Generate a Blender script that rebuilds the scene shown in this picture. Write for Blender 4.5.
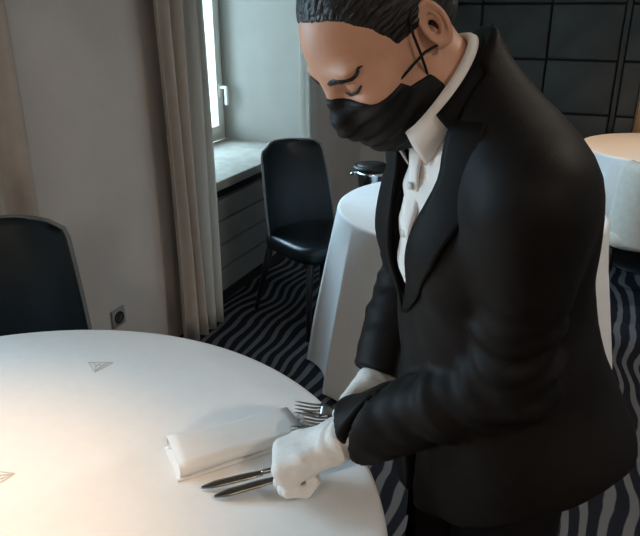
import bpy, bmesh, math, random
import numpy as np
from mathutils import Vector, Matrix

# ------------------------------------------------------------------ camera, world, light, exposure
scene = bpy.context.scene
for o in list(bpy.data.objects):
    bpy.data.objects.remove(o)
COL = scene.collection
CAM_H, PITCH = 1.55, math.radians(21.7)
cam_data = bpy.data.cameras.new('camera')
cam_data.sensor_width = 36.0
cam_data.lens = 36.0 * 650.0 / 640.0
cam_data.clip_start = 0.02
camera = bpy.data.objects.new('camera', cam_data)
camera.location = (0, 0, CAM_H)
camera.rotation_euler = (math.radians(90) - PITCH, 0, 0)
COL.objects.link(camera)
scene.camera = camera

world = bpy.data.worlds.new('daylight_world')
scene.world = world
world.use_nodes = True
wbg = world.node_tree.nodes['Background']
wbg.inputs[0].default_value = (0.70, 0.88, 1.0, 1)
wbg.inputs[1].default_value = 1.6

scene.view_settings.view_transform = 'Standard'
scene.view_settings.look = 'None'
scene.view_settings.gamma = 1.0
scene.view_settings.exposure = 0.55
scene.view_settings.use_curve_mapping = False

# room frame: local x runs along the window wall, local y goes out through it
RA = math.radians(23.2)
ROOM = Matrix(((math.sin(RA), -math.cos(RA), 0, -0.528),
               (math.cos(RA), math.sin(RA), 0, 3.398),
               (0, 0, 1, 0), (0, 0, 0, 1)))
BACK_X, NEAR_X, FAR_Y, CEIL = 2.2, -5.2, -5.4, 2.75
OPENINGS = [(-3.05, -1.85), (-0.15, 1.04)]      # window niches in the left wall
SILL_Z, HEAD_Z, NICHE = 0.71, 2.45, 0.62

def room_pt(x, y, z):
    return ROOM @ Vector((x, y, z))

def area_light(name, loc, direction, sx, sy, power, color):
    d = bpy.data.lights.new(name, 'AREA')
    d.shape = 'RECTANGLE'; d.size = sx; d.size_y = sy
    d.energy = power; d.color = color
    o = bpy.data.objects.new(name, d)
    o.location = loc
    o.rotation_euler = Vector(direction).to_track_quat('-Z', 'Z').to_euler()
    COL.objects.link(o)
    return o

DAY = (0.58, 0.80, 1.0)
into = ROOM.to_3x3() @ Vector((0, -1, -0.25))
for (a, b), pw, sh in zip(OPENINGS, (270, 760), (0.0, 1.0)):
    area_light('window_daylight', room_pt((a + b) / 2 + sh, 2.6, 2.1), into, 3.0, 2.8, pw, DAY)

WARM = (1.0, 0.60, 0.29)
# ceiling downlights: world x, y, watts, cone degrees; last three are added ambient fill, unseen
DOWNLIGHTS = [(-0.77, 0.70, 112, 43), (1.9, 4.0, 60, 50), (1.7, 1.6, 55, 165), (1.3, -1.0, 95, 165), (-0.6, -1.4, 50, 165)]

# ------------------------------------------------------------------ materials
def mat(name, color, rough=0.6, spec=0.5, metal=0.0, noise=0.0, nscale=8.0, bump=0.0, bscale=200.0, sheen=0.0, coat=0.0, stretch=None):
    m = bpy.data.materials.new(name); m.use_nodes = True
    nt = m.node_tree; b = nt.nodes['Principled BSDF']
    b.inputs['Base Color'].default_value = (*color, 1)
    b.inputs['Roughness'].default_value = rough
    b.inputs['Specular IOR Level'].default_value = spec
    b.inputs['Metallic'].default_value = metal
    if sheen: b.inputs['Sheen Weight'].default_value = sheen
    if coat: b.inputs['Coat Weight'].default_value = coat
    tc = nt.nodes.new('ShaderNodeTexCoord')
    vec = tc.outputs['Object']
    if stretch:
        mp = nt.nodes.new('ShaderNodeMapping'); mp.inputs['Scale'].default_value = stretch
        nt.links.new(vec, mp.inputs['Vector']); vec = mp.outputs['Vector']
    if noise:
        n = nt.nodes.new('ShaderNodeTexNoise'); n.inputs['Scale'].default_value = nscale; n.inputs['Detail'].default_value = 5
        nt.links.new(vec, n.inputs['Vector'])
        mx = nt.nodes.new('ShaderNodeMixRGB'); mx.inputs[0].default_value = 1
        r = nt.nodes.new('ShaderNodeValToRGB')
        r.color_ramp.elements[0].position = 0.3; r.color_ramp.elements[1].position = 0.7
        r.color_ramp.elements[0].color = (*[c * (1 - noise) for c in color], 1)
        r.color_ramp.elements[1].color = (*[min(1, c * (1 + noise)) for c in color], 1)
        nt.links.new(n.outputs['Fac'], r.inputs['Fac'])
        nt.links.new(r.outputs['Color'], b.inputs['Base Color'])
        nt.nodes.remove(mx)
    if bump:
        n2 = nt.nodes.new('ShaderNodeTexNoise'); n2.inputs['Scale'].default_value = bscale; n2.inputs['Detail'].default_value = 3
        nt.links.new(vec, n2.inputs['Vector'])
        bp = nt.nodes.new('ShaderNodeBump'); bp.inputs['Strength'].default_value = bump; bp.inputs['Distance'].default_value = 0.01
        nt.links.new(n2.outputs['Fac'], bp.inputs['Height']); nt.links.new(bp.outputs['Normal'], b.inputs['Normal'])
    return m

def glass_mat():
    m = bpy.data.materials.new('window_glass'); m.use_nodes = True
    nt = m.node_tree; nt.nodes.remove(nt.nodes['Principled BSDF'])
    t = nt.nodes.new('ShaderNodeBsdfTransparent'); t.inputs[0].default_value = (0.93, 0.97, 0.97, 1)
    g = nt.nodes.new('ShaderNodeBsdfGlossy'); g.inputs['Roughness'].default_value = 0.02
    mx = nt.nodes.new('ShaderNodeMixShader')
    mx.inputs[0].default_value = 0.08; nt.links.new(t.outputs[0], mx.inputs[1]); nt.links.new(g.outputs[0], mx.inputs[2])
    nt.links.new(mx.outputs[0], nt.nodes['Material Output'].inputs[0])
    return m

def carpet_mat():
    m = bpy.data.materials.new('zebra_carpet'); m.use_nodes = True
    nt = m.node_tree; b = nt.nodes['Principled BSDF']
    b.inputs['Roughness'].default_value = 0.95; b.inputs['Specular IOR Level'].default_value = 0.1
    tc = nt.nodes.new('ShaderNodeTexCoord')
    mp = nt.nodes.new('ShaderNodeMapping'); mp.inputs['Rotation'].default_value = (0, 0, math.radians(23))
    nt.links.new(tc.outputs['Object'], mp.inputs['Vector'])
    n = nt.nodes.new('ShaderNodeTexNoise'); n.inputs['Scale'].default_value = 1.9; n.inputs['Detail'].default_value = 1.0; n.inputs['Roughness'].default_value = 0.45
    nt.links.new(mp.outputs['Vector'], n.inputs['Vector'])
    sub = nt.nodes.new('ShaderNodeVectorMath'); sub.operation = 'MULTIPLY_ADD'
    sub.inputs[1].default_value = (0.27, 0.27, 0); 
    nt.links.new(n.outputs['Color'], sub.inputs[0]); nt.links.new(mp.outputs['Vector'], sub.inputs[2])
    w = nt.nodes.new('ShaderNodeTexWave'); w.wave_type = 'BANDS'; w.bands_direction = 'X'
    w.inputs['Scale'].default_value = 5.2; w.inputs['Distortion'].default_value = 0.8; w.inputs['Detail'].default_value = 1.0; w.inputs['Detail Scale'].default_value = 1.5
    nt.links.new(sub.outputs['Vector'], w.inputs['Vector'])
    r = nt.nodes.new('ShaderNodeValToRGB')
    r.color_ramp.elements[0].position = 0.56; r.color_ramp.elements[0].color = (0.013, 0.015, 0.022, 1)
    r.color_ramp.elements[1].position = 0.70; r.color_ramp.elements[1].color = (0.125, 0.13, 0.138, 1)
    nt.links.new(w.outputs['Fac'], r.inputs['Fac'])
    nt.links.new(r.outputs['Color'], b.inputs['Base Color'])
    n2 = nt.nodes.new('ShaderNodeTexNoise'); n2.inputs['Scale'].default_value = 350
    nt.links.new(tc.outputs['Object'], n2.inputs['Vector'])
    bp = nt.nodes.new('ShaderNodeBump'); bp.inputs['Strength'].default_value = 0.5
    nt.links.new(n2.outputs['Fac'], bp.inputs['Height']); nt.links.new(bp.outputs['Normal'], b.inputs['Normal'])
    return m

M = dict(
    wall=mat('plaster_wall', (0.64, 0.58, 0.535), 0.85, 0.2, noise=0.06, nscale=3, bump=0.08, bscale=120),
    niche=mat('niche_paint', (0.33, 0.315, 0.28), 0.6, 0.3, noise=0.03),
    ceiling=mat('ceiling_paint', (0.75, 0.73, 0.70), 0.9, 0.2, noise=0.02),
    carpet=carpet_mat(),
    frame=mat('white_window_paint', (0.72, 0.70, 0.64), 0.4, 0.4, noise=0.02),
    sill=mat('grey_stone_sill', (0.32, 0.30, 0.26), 0.5, 0.3, noise=0.15, nscale=14),
    board=mat('grey_painted_board', (0.20, 0.19, 0.18), 0.5, 0.4, noise=0.08, nscale=6, bump=0.05, bscale=60),
    dark=mat('dark_recess', (0.02, 0.02, 0.02), 0.8, 0.2, noise=0.1),
    glass=glass_mat(),
    curtain=mat('taupe_curtain_cloth', (0.46, 0.40, 0.345), 0.85, 0.2, noise=0.05, nscale=20, bump=0.1, bscale=300, sheen=0.2),
    sheer=mat('pale_curtain_cloth', (0.62, 0.60, 0.56), 0.8, 0.2, noise=0.03, nscale=20, bump=0.08, bscale=300, sheen=0.2),
    panel=mat('dark_upholstered_panel', (0.050, 0.054, 0.053), 0.6, 0.25, noise=0.2, nscale=5, bump=0.15, bscale=250),
    trimm=mat('dark_metal_trim', (0.05, 0.055, 0.055), 0.4, 0.5, metal=0.6, noise=0.1),
    wood=mat('brown_door_wood', (0.30, 0.18, 0.09), 0.45, 0.4, noise=0.25, nscale=6, stretch=(8, 8, 1)),
    leather=mat('navy_black_leather', (0.003, 0.008, 0.012), 0.34, 0.35, noise=0.15, nscale=10, bump=0.12, bscale=180),
    piping=mat('grey_piping', (0.16, 0.17, 0.17), 0.5, 0.4, noise=0.1),
    beige=mat('beige_fabric', (0.50, 0.46, 0.40), 0.85, 0.2, noise=0.06, nscale=30, bump=0.15, bscale=400),
    blackleg=mat('black_leg_wood', (0.012, 0.012, 0.014), 0.45, 0.4, noise=0.1),
    paleleg=mat('pale_leg_wood', (0.50, 0.36, 0.24), 0.45, 0.4, noise=0.15, nscale=20),
    cloth=mat('white_tablecloth', (0.78, 0.78, 0.78), 0.75, 0.25, noise=0.015, nscale=40, bump=0.05, bscale=500),
    stitch=mat('grey_embroidery', (0.58, 0.58, 0.585), 0.6, 0.3, noise=0.1, nscale=300),
    tabletop=mat('table_board', (0.25, 0.16, 0.09), 0.5, 0.4, noise=0.2, nscale=8),
    napkin=mat('white_napkin_linen', (0.80, 0.77, 0.74), 0.85, 0.2, noise=0.02, nscale=40, bump=0.08, bscale=420),
    steel=mat('polished_steel', (0.25, 0.24, 0.22), 0.22, 0.5, metal=1.0, noise=0.12, nscale=30),
    chrome=mat('chrome', (0.62, 0.64, 0.66), 0.12, 0.5, metal=1.0, noise=0.05),
    black=mat('black_rubber', (0.010, 0.010, 0.010), 0.5, 0.4, noise=0.1),
    plastic=mat('grey_socket_plastic', (0.30, 0.30, 0.29), 0.4, 0.4, noise=0.02),
    lampwhite=mat('white_lamp_metal', (0.7, 0.7, 0.68), 0.4, 0.4, noise=0.02),
    skin=mat('skin', (0.60, 0.315, 0.205), 0.48, 0.4, noise=0.05, nscale=30, bump=0.03, bscale=500),
    crease_shade=mat('crease_shade_skin', (0.38, 0.15, 0.10), 0.5, 0.4, noise=0.05),  # darker skin tone, used as painted shade in the eyelid folds
    hair=mat('black_brown_hair', (0.012, 0.009, 0.008), 0.42, 0.4, noise=0.4, nscale=60, bump=0.7, bscale=60, stretch=(.12, 2.5, 2.5)),
    mask=mat('black_mask_fabric', (0.008, 0.008, 0.008), 0.55, 0.2, noise=0.2, nscale=40, bump=0.1, bscale=300),
    jacket=mat('black_suit_cloth', (0.0070, 0.0052, 0.0046), 0.55, 0.12, noise=0.15, nscale=40, bump=0.12, bscale=500),
    lapel=mat('black_suit_lapel', (0.0055, 0.0045, 0.0042), 0.55, 0.10, noise=0.15, nscale=40, bump=0.12, bscale=500),
    trousers=mat('black_trouser_cloth', (0.006, 0.005, 0.005), 0.8, 0.1, noise=0.15, nscale=40),
    shirt=mat('white_shirt_cotton', (0.78, 0.74, 0.70), 0.8, 0.2, noise=0.02, nscale=40, bump=0.06, bscale=400),
    glove=mat('white_cotton_glove', (0.74, 0.70, 0.66), 0.9, 0.15, noise=0.04, nscale=60, bump=0.25, bscale=350),
    shoe=mat('black_shoe_leather', (0.010, 0.010, 0.010), 0.3, 0.5, noise=0.1),
    button=mat('pearl_button', (0.7, 0.68, 0.64), 0.3, 0.5, noise=0.03),
)
def sheer_mat():
    m = bpy.data.materials.new('pale_sheer_cloth'); m.use_nodes = True
    nt = m.node_tree; b = nt.nodes['Principled BSDF']
    b.inputs['Base Color'].default_value = (0.80, 0.79, 0.75, 1); b.inputs['Roughness'].default_value = 0.85
    t = nt.nodes.new('ShaderNodeBsdfTranslucent'); t.inputs[0].default_value = (0.70, 0.70, 0.66, 1)
    tc = nt.nodes.new('ShaderNodeTexCoord'); n = nt.nodes.new('ShaderNodeTexNoise'); n.inputs['Scale'].default_value = 300
    nt.links.new(tc.outputs['Object'], n.inputs['Vector'])
    bp = nt.nodes.new('ShaderNodeBump'); bp.inputs['Strength'].default_value = 0.08
    nt.links.new(n.outputs['Fac'], bp.inputs['Height']); nt.links.new(bp.outputs['Normal'], b.inputs['Normal'])
    mx = nt.nodes.new('ShaderNodeMixShader'); mx.inputs[0].default_value = 0.5
    nt.links.new(b.outputs[0], mx.inputs[1]); nt.links.new(t.outputs[0], mx.inputs[2])
    nt.links.new(mx.outputs[0], nt.nodes['Material Output'].inputs[0])
    return m
M['sheer'] = sheer_mat()
lb = bpy.data.materials.new('lamp_glow'); lb.use_nodes = True
_b = lb.node_tree.nodes['Principled BSDF']; _b.inputs['Emission Color'].default_value = (1, .8, .55, 1); _b.inputs['Emission Strength'].default_value = 6
M['glow'] = lb

# ------------------------------------------------------------------ mesh helpers
def mk(name, verts, faces, m, parent=None, smooth=True, matrix=None):
    me = bpy.data.meshes.new(name)
    if matrix is not None:
        verts = [tuple(matrix @ Vector(v)) for v in verts]
    me.from_pydata([tuple(map(float, v)) for v in verts], [], [tuple(map(int, f)) for f in faces])
    me.materials.append(M[m])
    if smooth:
        me.polygons.foreach_set('use_smooth', [True] * len(me.polygons))
    me.update()
    o = bpy.data.objects.new(name, me); COL.objects.link(o)
    if parent is not None: o.parent = parent
    return o

def tag(o, label=None, cat=None, group=None, kind=None):
    if label: o['label'] = label
    if cat: o['category'] = cat
    if group: o['group'] = group
    if kind: o['kind'] = kind
    return o

def empty(name, loc=(0, 0, 0), rz=0.0):
    o = bpy.data.objects.new(name, None); COL.objects.link(o)
    o.location = loc; o.rotation_euler = (0, 0, rz); o.empty_display_size = 0.1
    return o

def bm_obj(name, bm, m, parent=None, smooth=False, matrix=None):
    bmesh.ops.recalc_face_normals(bm, faces=bm.faces)
    me = bpy.data.meshes.new(name)
    if matrix is not None: bm.transform(matrix)
    bm.to_mesh(me); bm.free()
    me.materials.append(M[m])
    if smooth: me.polygons.foreach_set('use_smooth', [True] * len(me.polygons))
    o = bpy.data.objects.new(name, me); COL.objects.link(o)
    if parent is not None: o.parent = parent
    return o

def bm_box(bm, x0, x1, y0, y1, z0, z1, bevel=0.0, seg=1):
    r = bmesh.ops.create_cube(bm, size=1)
    vs = r['verts']
    for v in vs:
        v.co = Vector((x0 + (v.co.x + .5) * (x1 - x0), y0 + (v.co.y + .5) * (y1 - y0), z0 + (v.co.z + .5) * (z1 - z0)))
    if bevel:
        es = list({e for v in vs for e in v.link_edges})
        bmesh.ops.bevel(bm, geom=es, offset=bevel, segments=seg, affect='EDGES', profile=0.5)

def box(name, x0, x1, y0, y1, z0, z1, m, parent=None, bevel=0.0, seg=2, matrix=None):
    bm = bmesh.new(); bm_box(bm, x0, x1, y0, y1, z0, z1, bevel, seg)
    return bm_obj(name, bm, m, parent, bevel > 0 and seg > 1, matrix)

def tube(name, pts, rad, m, parent=None, n=8, flat=None, matrix=None, closed=False):
    """tube along points with a radius per point; flat = (normal vector, factor) squashes it"""
    pts = [Vector(p) for p in pts]; N = len(pts)
    if not hasattr(rad, '__len__'): rad = [rad] * N
    V, Fc = [], []
    up = None
    for i, p in enumerate(pts):
        if closed: t = pts[(i + 1) % N] - pts[i - 1]
        else: t = pts[min(i + 1, N - 1)] - pts[max(i - 1, 0)]
        t.normalize()
        if flat: a = Vector(flat[0]); a = (a - t * a.dot(t)).normalized()
        else:
            if up is None: up = Vector((0, 0, 1)) if abs(t.z) < .9 else Vector((1, 0, 0))
            a = (up - t * up.dot(t)).normalized(); up = a
        b = t.cross(a)
        for k in range(n):
            an = 2 * math.pi * k / n
            V.append(p + a * (math.cos(an) * rad[i] * (flat[1] if flat else 1)) + b * (math.sin(an) * rad[i]))
    for i in range(N if closed else N - 1):
        for k in range(n):
            j = (i + 1) % N
            Fc.append((i * n + k, i * n + (k + 1) % n, j * n + (k + 1) % n, j * n + k))
    if not closed:
        Fc.append(tuple(range(n - 1, -1, -1))); Fc.append(tuple((N - 1) * n + k for k in range(n)))
    return mk(name, V, Fc, m, parent, True, matrix)

def lathe(name, prof, m, parent=None, n=32, loc=(0, 0, 0), matrix=None):
    V, Fc = [], []
    for r, z in prof:
        for k in range(n):
            a = 2 * math.pi * k / n
            V.append((loc[0] + r * math.cos(a), loc[1] + r * math.sin(a), loc[2] + z))
    for i in range(len(prof) - 1):
        for k in range(n):
            Fc.append((i * n + k, i * n + (k + 1) % n, (i + 1) * n + (k + 1) % n, (i + 1) * n + k))
    if prof[0][0] > 1e-5: Fc.append(tuple(range(n - 1, -1, -1)))
    if prof[-1][0] > 1e-5: Fc.append(tuple((len(prof) - 1) * n + k for k in range(n)))
    return mk(name, V, Fc, m, parent, True, matrix)

def grid_mesh(name, P, m, parent=None, thick=0.0, closed_u=False, matrix=None):
    """P[i][j] points; optional solidify thickness (baked)"""
    nu, nv = len(P), len(P[0])
    V = [p for row in P for p in row]; Fc = []
    for i in range(nu if closed_u else nu - 1):
        for j in range(nv - 1):
            i2 = (i + 1) % nu
            Fc.append((i * nv + j, i2 * nv + j, i2 * nv + j + 1, i * nv + j + 1))
    o = mk(name, V, Fc, m, parent, True, matrix)
    if thick:
        md = o.modifiers.new('thickness', 'SOLIDIFY'); md.thickness = thick; md.offset = 0
    return o

# ------------------------------------------------------------------ the room
def struct(o): o['kind'] = 'structure'; return o

c = [room_pt(NEAR_X - .2, FAR_Y - .2, 0), room_pt(BACK_X + .2, FAR_Y - .2, 0), room_pt(BACK_X + .2, 1.0, 0), room_pt(NEAR_X - .2, 1.0, 0)]
def slab(name, x0, x1, y0, y1, z0, z1, m):
    return struct(box(name, x0, x1, y0, y1, z0, z1, m, matrix=ROOM))
fl = slab('floor', NEAR_X - .2, BACK_X + .2, FAR_Y - .2, 1.0, -0.06, 0, 'carpet'); fl['label'] = 'dark carpet with wavy grey zebra stripes'
slab('ceiling', NEAR_X - .2, BACK_X + .2, FAR_Y - .2, 1.0, CEIL, CEIL + .1, 'ceiling')
slab('wall_right', NEAR_X - .2, BACK_X + .2, FAR_Y - .2, FAR_Y, 0, CEIL, 'wall')
slab('wall_front', NEAR_X - .2, NEAR_X, FAR_Y, 0.9, 0, CEIL, 'wall')
wb = slab('wall_back', BACK_X, BACK_X + .2, FAR_Y, 0.9, 0, CEIL, 'wall'); wb['label'] = 'grey wall partly covered with dark panels'
# left wall: pillars between niches, parapets, heads
bm = bmesh.new()
xs = [NEAR_X] + [v for ab in OPENINGS for v in ab] + [BACK_X]
for i in range(0, len(xs), 2):
    bm_box(bm, xs[i], xs[i + 1], 0, 0.9, 0, CEIL)
for a, b in OPENINGS:
    bm_box(bm, a, b, 0, 0.9, HEAD_Z, CEIL)
    bm_box(bm, a, b, 0.10, 0.9, 0, SILL_Z - 0.05)
wl = struct(bm_obj('wall_left', bm, 'wall', matrix=ROOM)); wl['label'] = 'grey plaster wall with deep window niches'

for wi, (a, b) in enumerate(OPENINGS):
    # painted linings of the niche
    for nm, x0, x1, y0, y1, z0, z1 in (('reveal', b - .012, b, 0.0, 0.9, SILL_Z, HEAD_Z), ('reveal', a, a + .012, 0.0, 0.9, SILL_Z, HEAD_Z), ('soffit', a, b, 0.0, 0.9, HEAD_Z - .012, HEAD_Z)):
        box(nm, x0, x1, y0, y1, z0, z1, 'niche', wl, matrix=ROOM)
    # window: frame, two casements with panes and handle
    wdw = empty('window_%d' % (wi + 1)); wdw['kind'] = 'structure'
    wdw['label'] = 'white framed casement window deep in the wall niche'
    y0, y1 = NICHE - .03, NICHE + .03
    a2, b2 = a + .012, b - .012
    z0, z1 = SILL_Z, HEAD_Z - .012
    bm = bmesh.new(); t = .05
    bm_box(bm, a2, a2 + t, y0, y1, z0, z1); bm_box(bm, b2 - t, b2, y0, y1, z0, z1)
    bm_box(bm, a2, b2, y0, y1, z0, z0 + t); bm_box(bm, a2, b2, y0, y1, z1 - t, z1)
    bm_obj('window_frame', bm, 'frame', wdw, matrix=ROOM)
    mid = (a2 + b2) / 2
    for k, (p, q) in enumerate(((a2 + t, mid), (mid, b2 - t))):
        bm = bmesh.new(); s = .055
        bm_box(bm, p, p + s, y0 - .02, y1 - .02, z0 + t, z1 - t); bm_box(bm, q - s, q, y0 - .02, y1 - .02, z0 + t, z1 - t)
        bm_box(bm, p, q, y0 - .02, y1 - .02, z0 + t, z0 + t + s); bm_box(bm, p, q, y0 - .02, y1 - .02, z1 - t - s, z1 - t)
        cs = bm_obj('casement', bm, 'frame', wdw, matrix=ROOM)
        box('pane', p + s, q - s, NICHE - .022, NICHE - .018, z0 + t + s, z1 - t - s, 'glass', cs, matrix=ROOM)
        if k == 1:
            hx = q - s / 2
            bm = bmesh.new()
            bm_box(bm, hx - .016, hx + .016, y0 - .032, y0 - .02, 1.00, 1.09, .004)
            bm_box(bm, hx - .010, hx + .010, y0 - .075, y0 - .03, 1.055, 1.075, .004)
            bm_box(bm, hx - .010, hx + .012, y0 - .085, y0 - .062, 0.95, 1.075, .005)
            bm_obj('window_handle', bm, 'frame', cs, matrix=ROOM)
    # sill slab and the boarded front under it
    sl = struct(box('trim_%d' % (wi + 1), a, b, -.025, NICHE - .03, SILL_Z - .05, SILL_Z, 'sill', bevel=.006, matrix=ROOM))
    sl['label'] = 'grey stone window sill'
    rc = empty('radiator_cover', room_pt((a + b) / 2, 0.05, 0))
    tag(rc, ('grey horizontally boarded radiator cover under the window beyond the left curtain edge', 'grey boarded radiator cover under the sill behind the navy chair')[wi], 'radiator cover')
    inv = rc.matrix_basis.inverted()
    box('backing', a + .002, b - .002, .04, .095, 0.0, SILL_Z - .052, 'dark', rc, matrix=inv @ ROOM)
    zz = [0.07, 0.205, 0.345, 0.48, 0.60]
    box('plinth', a + .004, b - .004, .012, .04, 0.0, 0.062, 'dark', rc, matrix=inv @ ROOM)
    for k in range(4):
        box('board', a + .004, b - .004, .0, .04, zz[k] + .004, zz[k + 1] - .004, 'board', rc, bevel=.003, seg=1, matrix=inv @ ROOM)

# dark upholstered panels on the back wall
PW, PH = 0.47, 0.368
zb = [0.115 + PH * k for k in range(8)]
yb = [-0.45 - PW * k for k in range(4)] + [-1.905]
ys = [(-0.45, -0.92), (-0.92, -1.395), (-1.395, -1.865)] 
box('panel_backing', BACK_X - .022, BACK_X, -2.03, -.45, 0.0, CEIL, 'dark', wb, matrix=ROOM)
proto = {}
for (ya, yb2) in ys + [(-1.90, -2.03)]:
    w = ya - yb2
    for z in [-.253] + zb:
        z0, z1 = max(z, 0.0) + .006, min(z + PH, CEIL) - .006
        if z1 - z0 < .05: continue
        key = (round(w, 3), round(z1 - z0, 3))
        cy, cz = (ya + yb2) / 2, (z0 + z1) / 2
        if key not in proto:
            o = box('panel', -.018, .012, -w / 2 + .006, w / 2 - .006, -(z1 - z0) / 2, (z1 - z0) / 2, 'panel', wb, bevel=.010, seg=2)
            proto[key] = o
        else:
            o = proto[key].copy(); COL.objects.link(o); o.parent = wb
        o.matrix_world = Matrix.Translation(room_pt(BACK_X - .033, cy, cz)) @ ROOM.to_3x3().to_4x4()
tr = struct(box('trim_3', BACK_X - .055, BACK_X, -1.898, -1.868, 0, CEIL, 'trimm', bevel=.004, matrix=ROOM)); tr['label'] = 'thin dark metal strip beside the panels'
dr = empty('door_1'); dr['kind'] = 'structure'; dr['label'] = 'brown wooden door at the edge of the panelled wall'
box('door_frame', BACK_X - .05, BACK_X, -2.12, -2.04, 0, 2.15, 'wood', dr, bevel=.004, matrix=ROOM)
box('door_frame', BACK_X - .05, BACK_X, -3.10, -3.02, 0, 2.15, 'wood', dr, bevel=.004, matrix=ROOM)
box('door_frame', BACK_X - .05, BACK_X, -3.02, -2.12, 2.07, 2.15, 'wood', dr, bevel=.004, matrix=ROOM)
box('door_leaf', BACK_X - .03, BACK_X, -3.02, -2.12, 0.005, 2.07, 'wood', dr, bevel=.003, matrix=ROOM)
lathe('door_knob', [(0.0, 0), (.012, 0), (.012, .03), (.026, .04), (.026, .06), (.0, .07)], 'chrome', dr, 16,
      matrix=ROOM @ Matrix.Translation((BACK_X - .03, -2.2, 1.0)) @ Matrix.Rotation(math.radians(-90), 4, 'Y'))

# ------------------------------------------------------------------ curtains
def curtain(x0, x1, folds, amp, label, split=None, seed=1, y=-.10):
    rnd = random.Random(seed)
    root = empty('curtain', room_pt((x0 + x1) / 2, y, 0))
    inv = root.matrix_basis.inverted() @ ROOM
    ph = [rnd.uniform(0, 6.28) for _ in range(6)]
    def pt(u, z):
        w = math.sin(u * folds * 2 * math.pi + .5 * math.sin(u * 9 + ph[0]) + .25 * math.sin(z * 1.7 + ph[1]))
        w = math.copysign(abs(w) ** .75, w)
        a = amp * (0.75 + .25 * math.sin(u * 5 + ph[2])) * (0.7 + .3 * (1 - z / CEIL))
        x = x0 + u * (x1 - x0) + .012 * math.sin(z * 2.3 + u * 7 + ph[3])
        return (x, y + a * w, z)
    parts = [(0.0, 1.0, 'curtain', 'drape')] if not split else [(0, split, 'curtain', 'drape'), (split, 1.0, 'sheer', 'sheer_lining')]
    zs = [0.012 + (CEIL - .06) * k / 24 for k in range(25)]
    for (ua, ub, m, nm) in parts:
        n = int(150 * (ub - ua)) + 2
        P = [[pt(ua + (ub - ua) * i / (n - 1), z) for z in zs] for i in range(n)]
        grid_mesh(nm, P, m, root, thick=.004, matrix=inv)
    box('curtain_rail', x0 - .1, x1 + .1, y - .015, y + .015, CEIL - .045, CEIL - .002, 'lampwhite', root, matrix=inv)
    tag(root, label, 'curtain')
    return root
curtain(-1.95, -1.31, 6, .034, 'taupe floor-length curtain behind the navy chair at the picture edge', seed=3, y=-.048)
curtain(-0.575, -0.25, 4, .045, 'taupe curtain with a pale lining edge hanging beside the wall socket', split=.55, seed=5)
curtain(0.955, 1.17, 3, .022, 'narrow pale curtain between the window niche and the room corner', split=.02, seed=8, y=-.04)

# wall socket
so = empty('wall_socket', room_pt(-.91, -.0, .30)); so.matrix_world = Matrix.Translation(room_pt(-.91, 0, .30)) @ ROOM.to_3x3().to_4x4()
box('plate', -.042, .042, -.010, 0, -.042, .042, 'plastic', so, bevel=.004)
lathe('socket_well', [(.028, 0), (.028, .004), (.024, .004), (.022, -.002), (0, -.002)], 'dark', so, 20, matrix=Matrix.Translation((0, -.010, 0)) @ Matrix.Rotation(math.radians(90), 4, 'X'))
tag(so, 'grey square power socket low on the plaster wall', 'socket')

# ------------------------------------------------------------------ ceiling downlights
for i, (x, y, pw, cone) in enumerate(DOWNLIGHTS):
    r = empty('ceiling_downlight', (x, y, CEIL))
    lathe('housing', [(.045, 0.0), (.045, -.015), (.062, -.015), (.065, -.008), (.065, 0.0)], 'lampwhite', r, 24)
    lathe('bulb', [(0.0, -.008), (.04, -.008), (.04, -.002), (0, -.002)], 'glow', r, 24)
    ld = bpy.data.lights.new('downlight_beam', 'SPOT'); ld.energy = pw; ld.color = WARM if i < 2 else (1.0, .86, .72); ld.spot_size = math.radians(cone); ld.spot_blend = 1.0; ld.shadow_soft_size = .05
    lo = bpy.data.objects.new('downlight_beam', ld); lo.location = (0, 0, -.03); lo.parent = r; COL.objects.link(lo)
    tag(r, ['small round white ceiling spotlight above the front table', 'round white ceiling spotlight above the far right table', 'added round white ceiling fill light behind the waitress',
            'added round white ceiling fill light behind the camera, nearer the door side', 'added round white ceiling fill light behind the camera, nearer the windows'][i], 'ceiling light', 'round ceiling spotlights')

# ------------------------------------------------------------------ tables
def cloth_pts(r, drop, top, flare, folds, seed, n=320, foldamp=.03):
    rnd = random.Random(seed); p1, p2, p3 = [rnd.uniform(0, 6.28) for _ in range(3)]
    prof = [(0.02, 0), (.25, 0), (.5, 0), (.75, 0), (.9, 0), (.97, 0)]
    P = []
    for k in range(n):
        a = 2 * math.pi * k / n
        w = math.sin(folds * a + p1 + .8 * math.sin(3 * a + p2)); w = (1 - 2 * abs(w) ** .6) * .8 + .2 * math.sin((folds * 2 - 3) * a + p3)
        row = [(r * q * math.cos(a), r * q * math.sin(a), top) for q, _ in prof]
        for t in (0, .3, .6, 1.0):
            th = t * math.pi / 2
            rr = r - .012 + .012 * math.sin(th); z = top - .012 + .012 * math.cos(th)
            row.append((rr * math.cos(a), rr * math.sin(a), z))
        for j in range(1, 15):
            t = j / 14
            e = t ** .8
            rr = r + flare * t + foldamp * w * min(1, e * 1.3)
            row.append((rr * math.cos(a), rr * math.sin(a), top - .012 - (drop - .012) * t))
        P.append(row)
    return P

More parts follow.
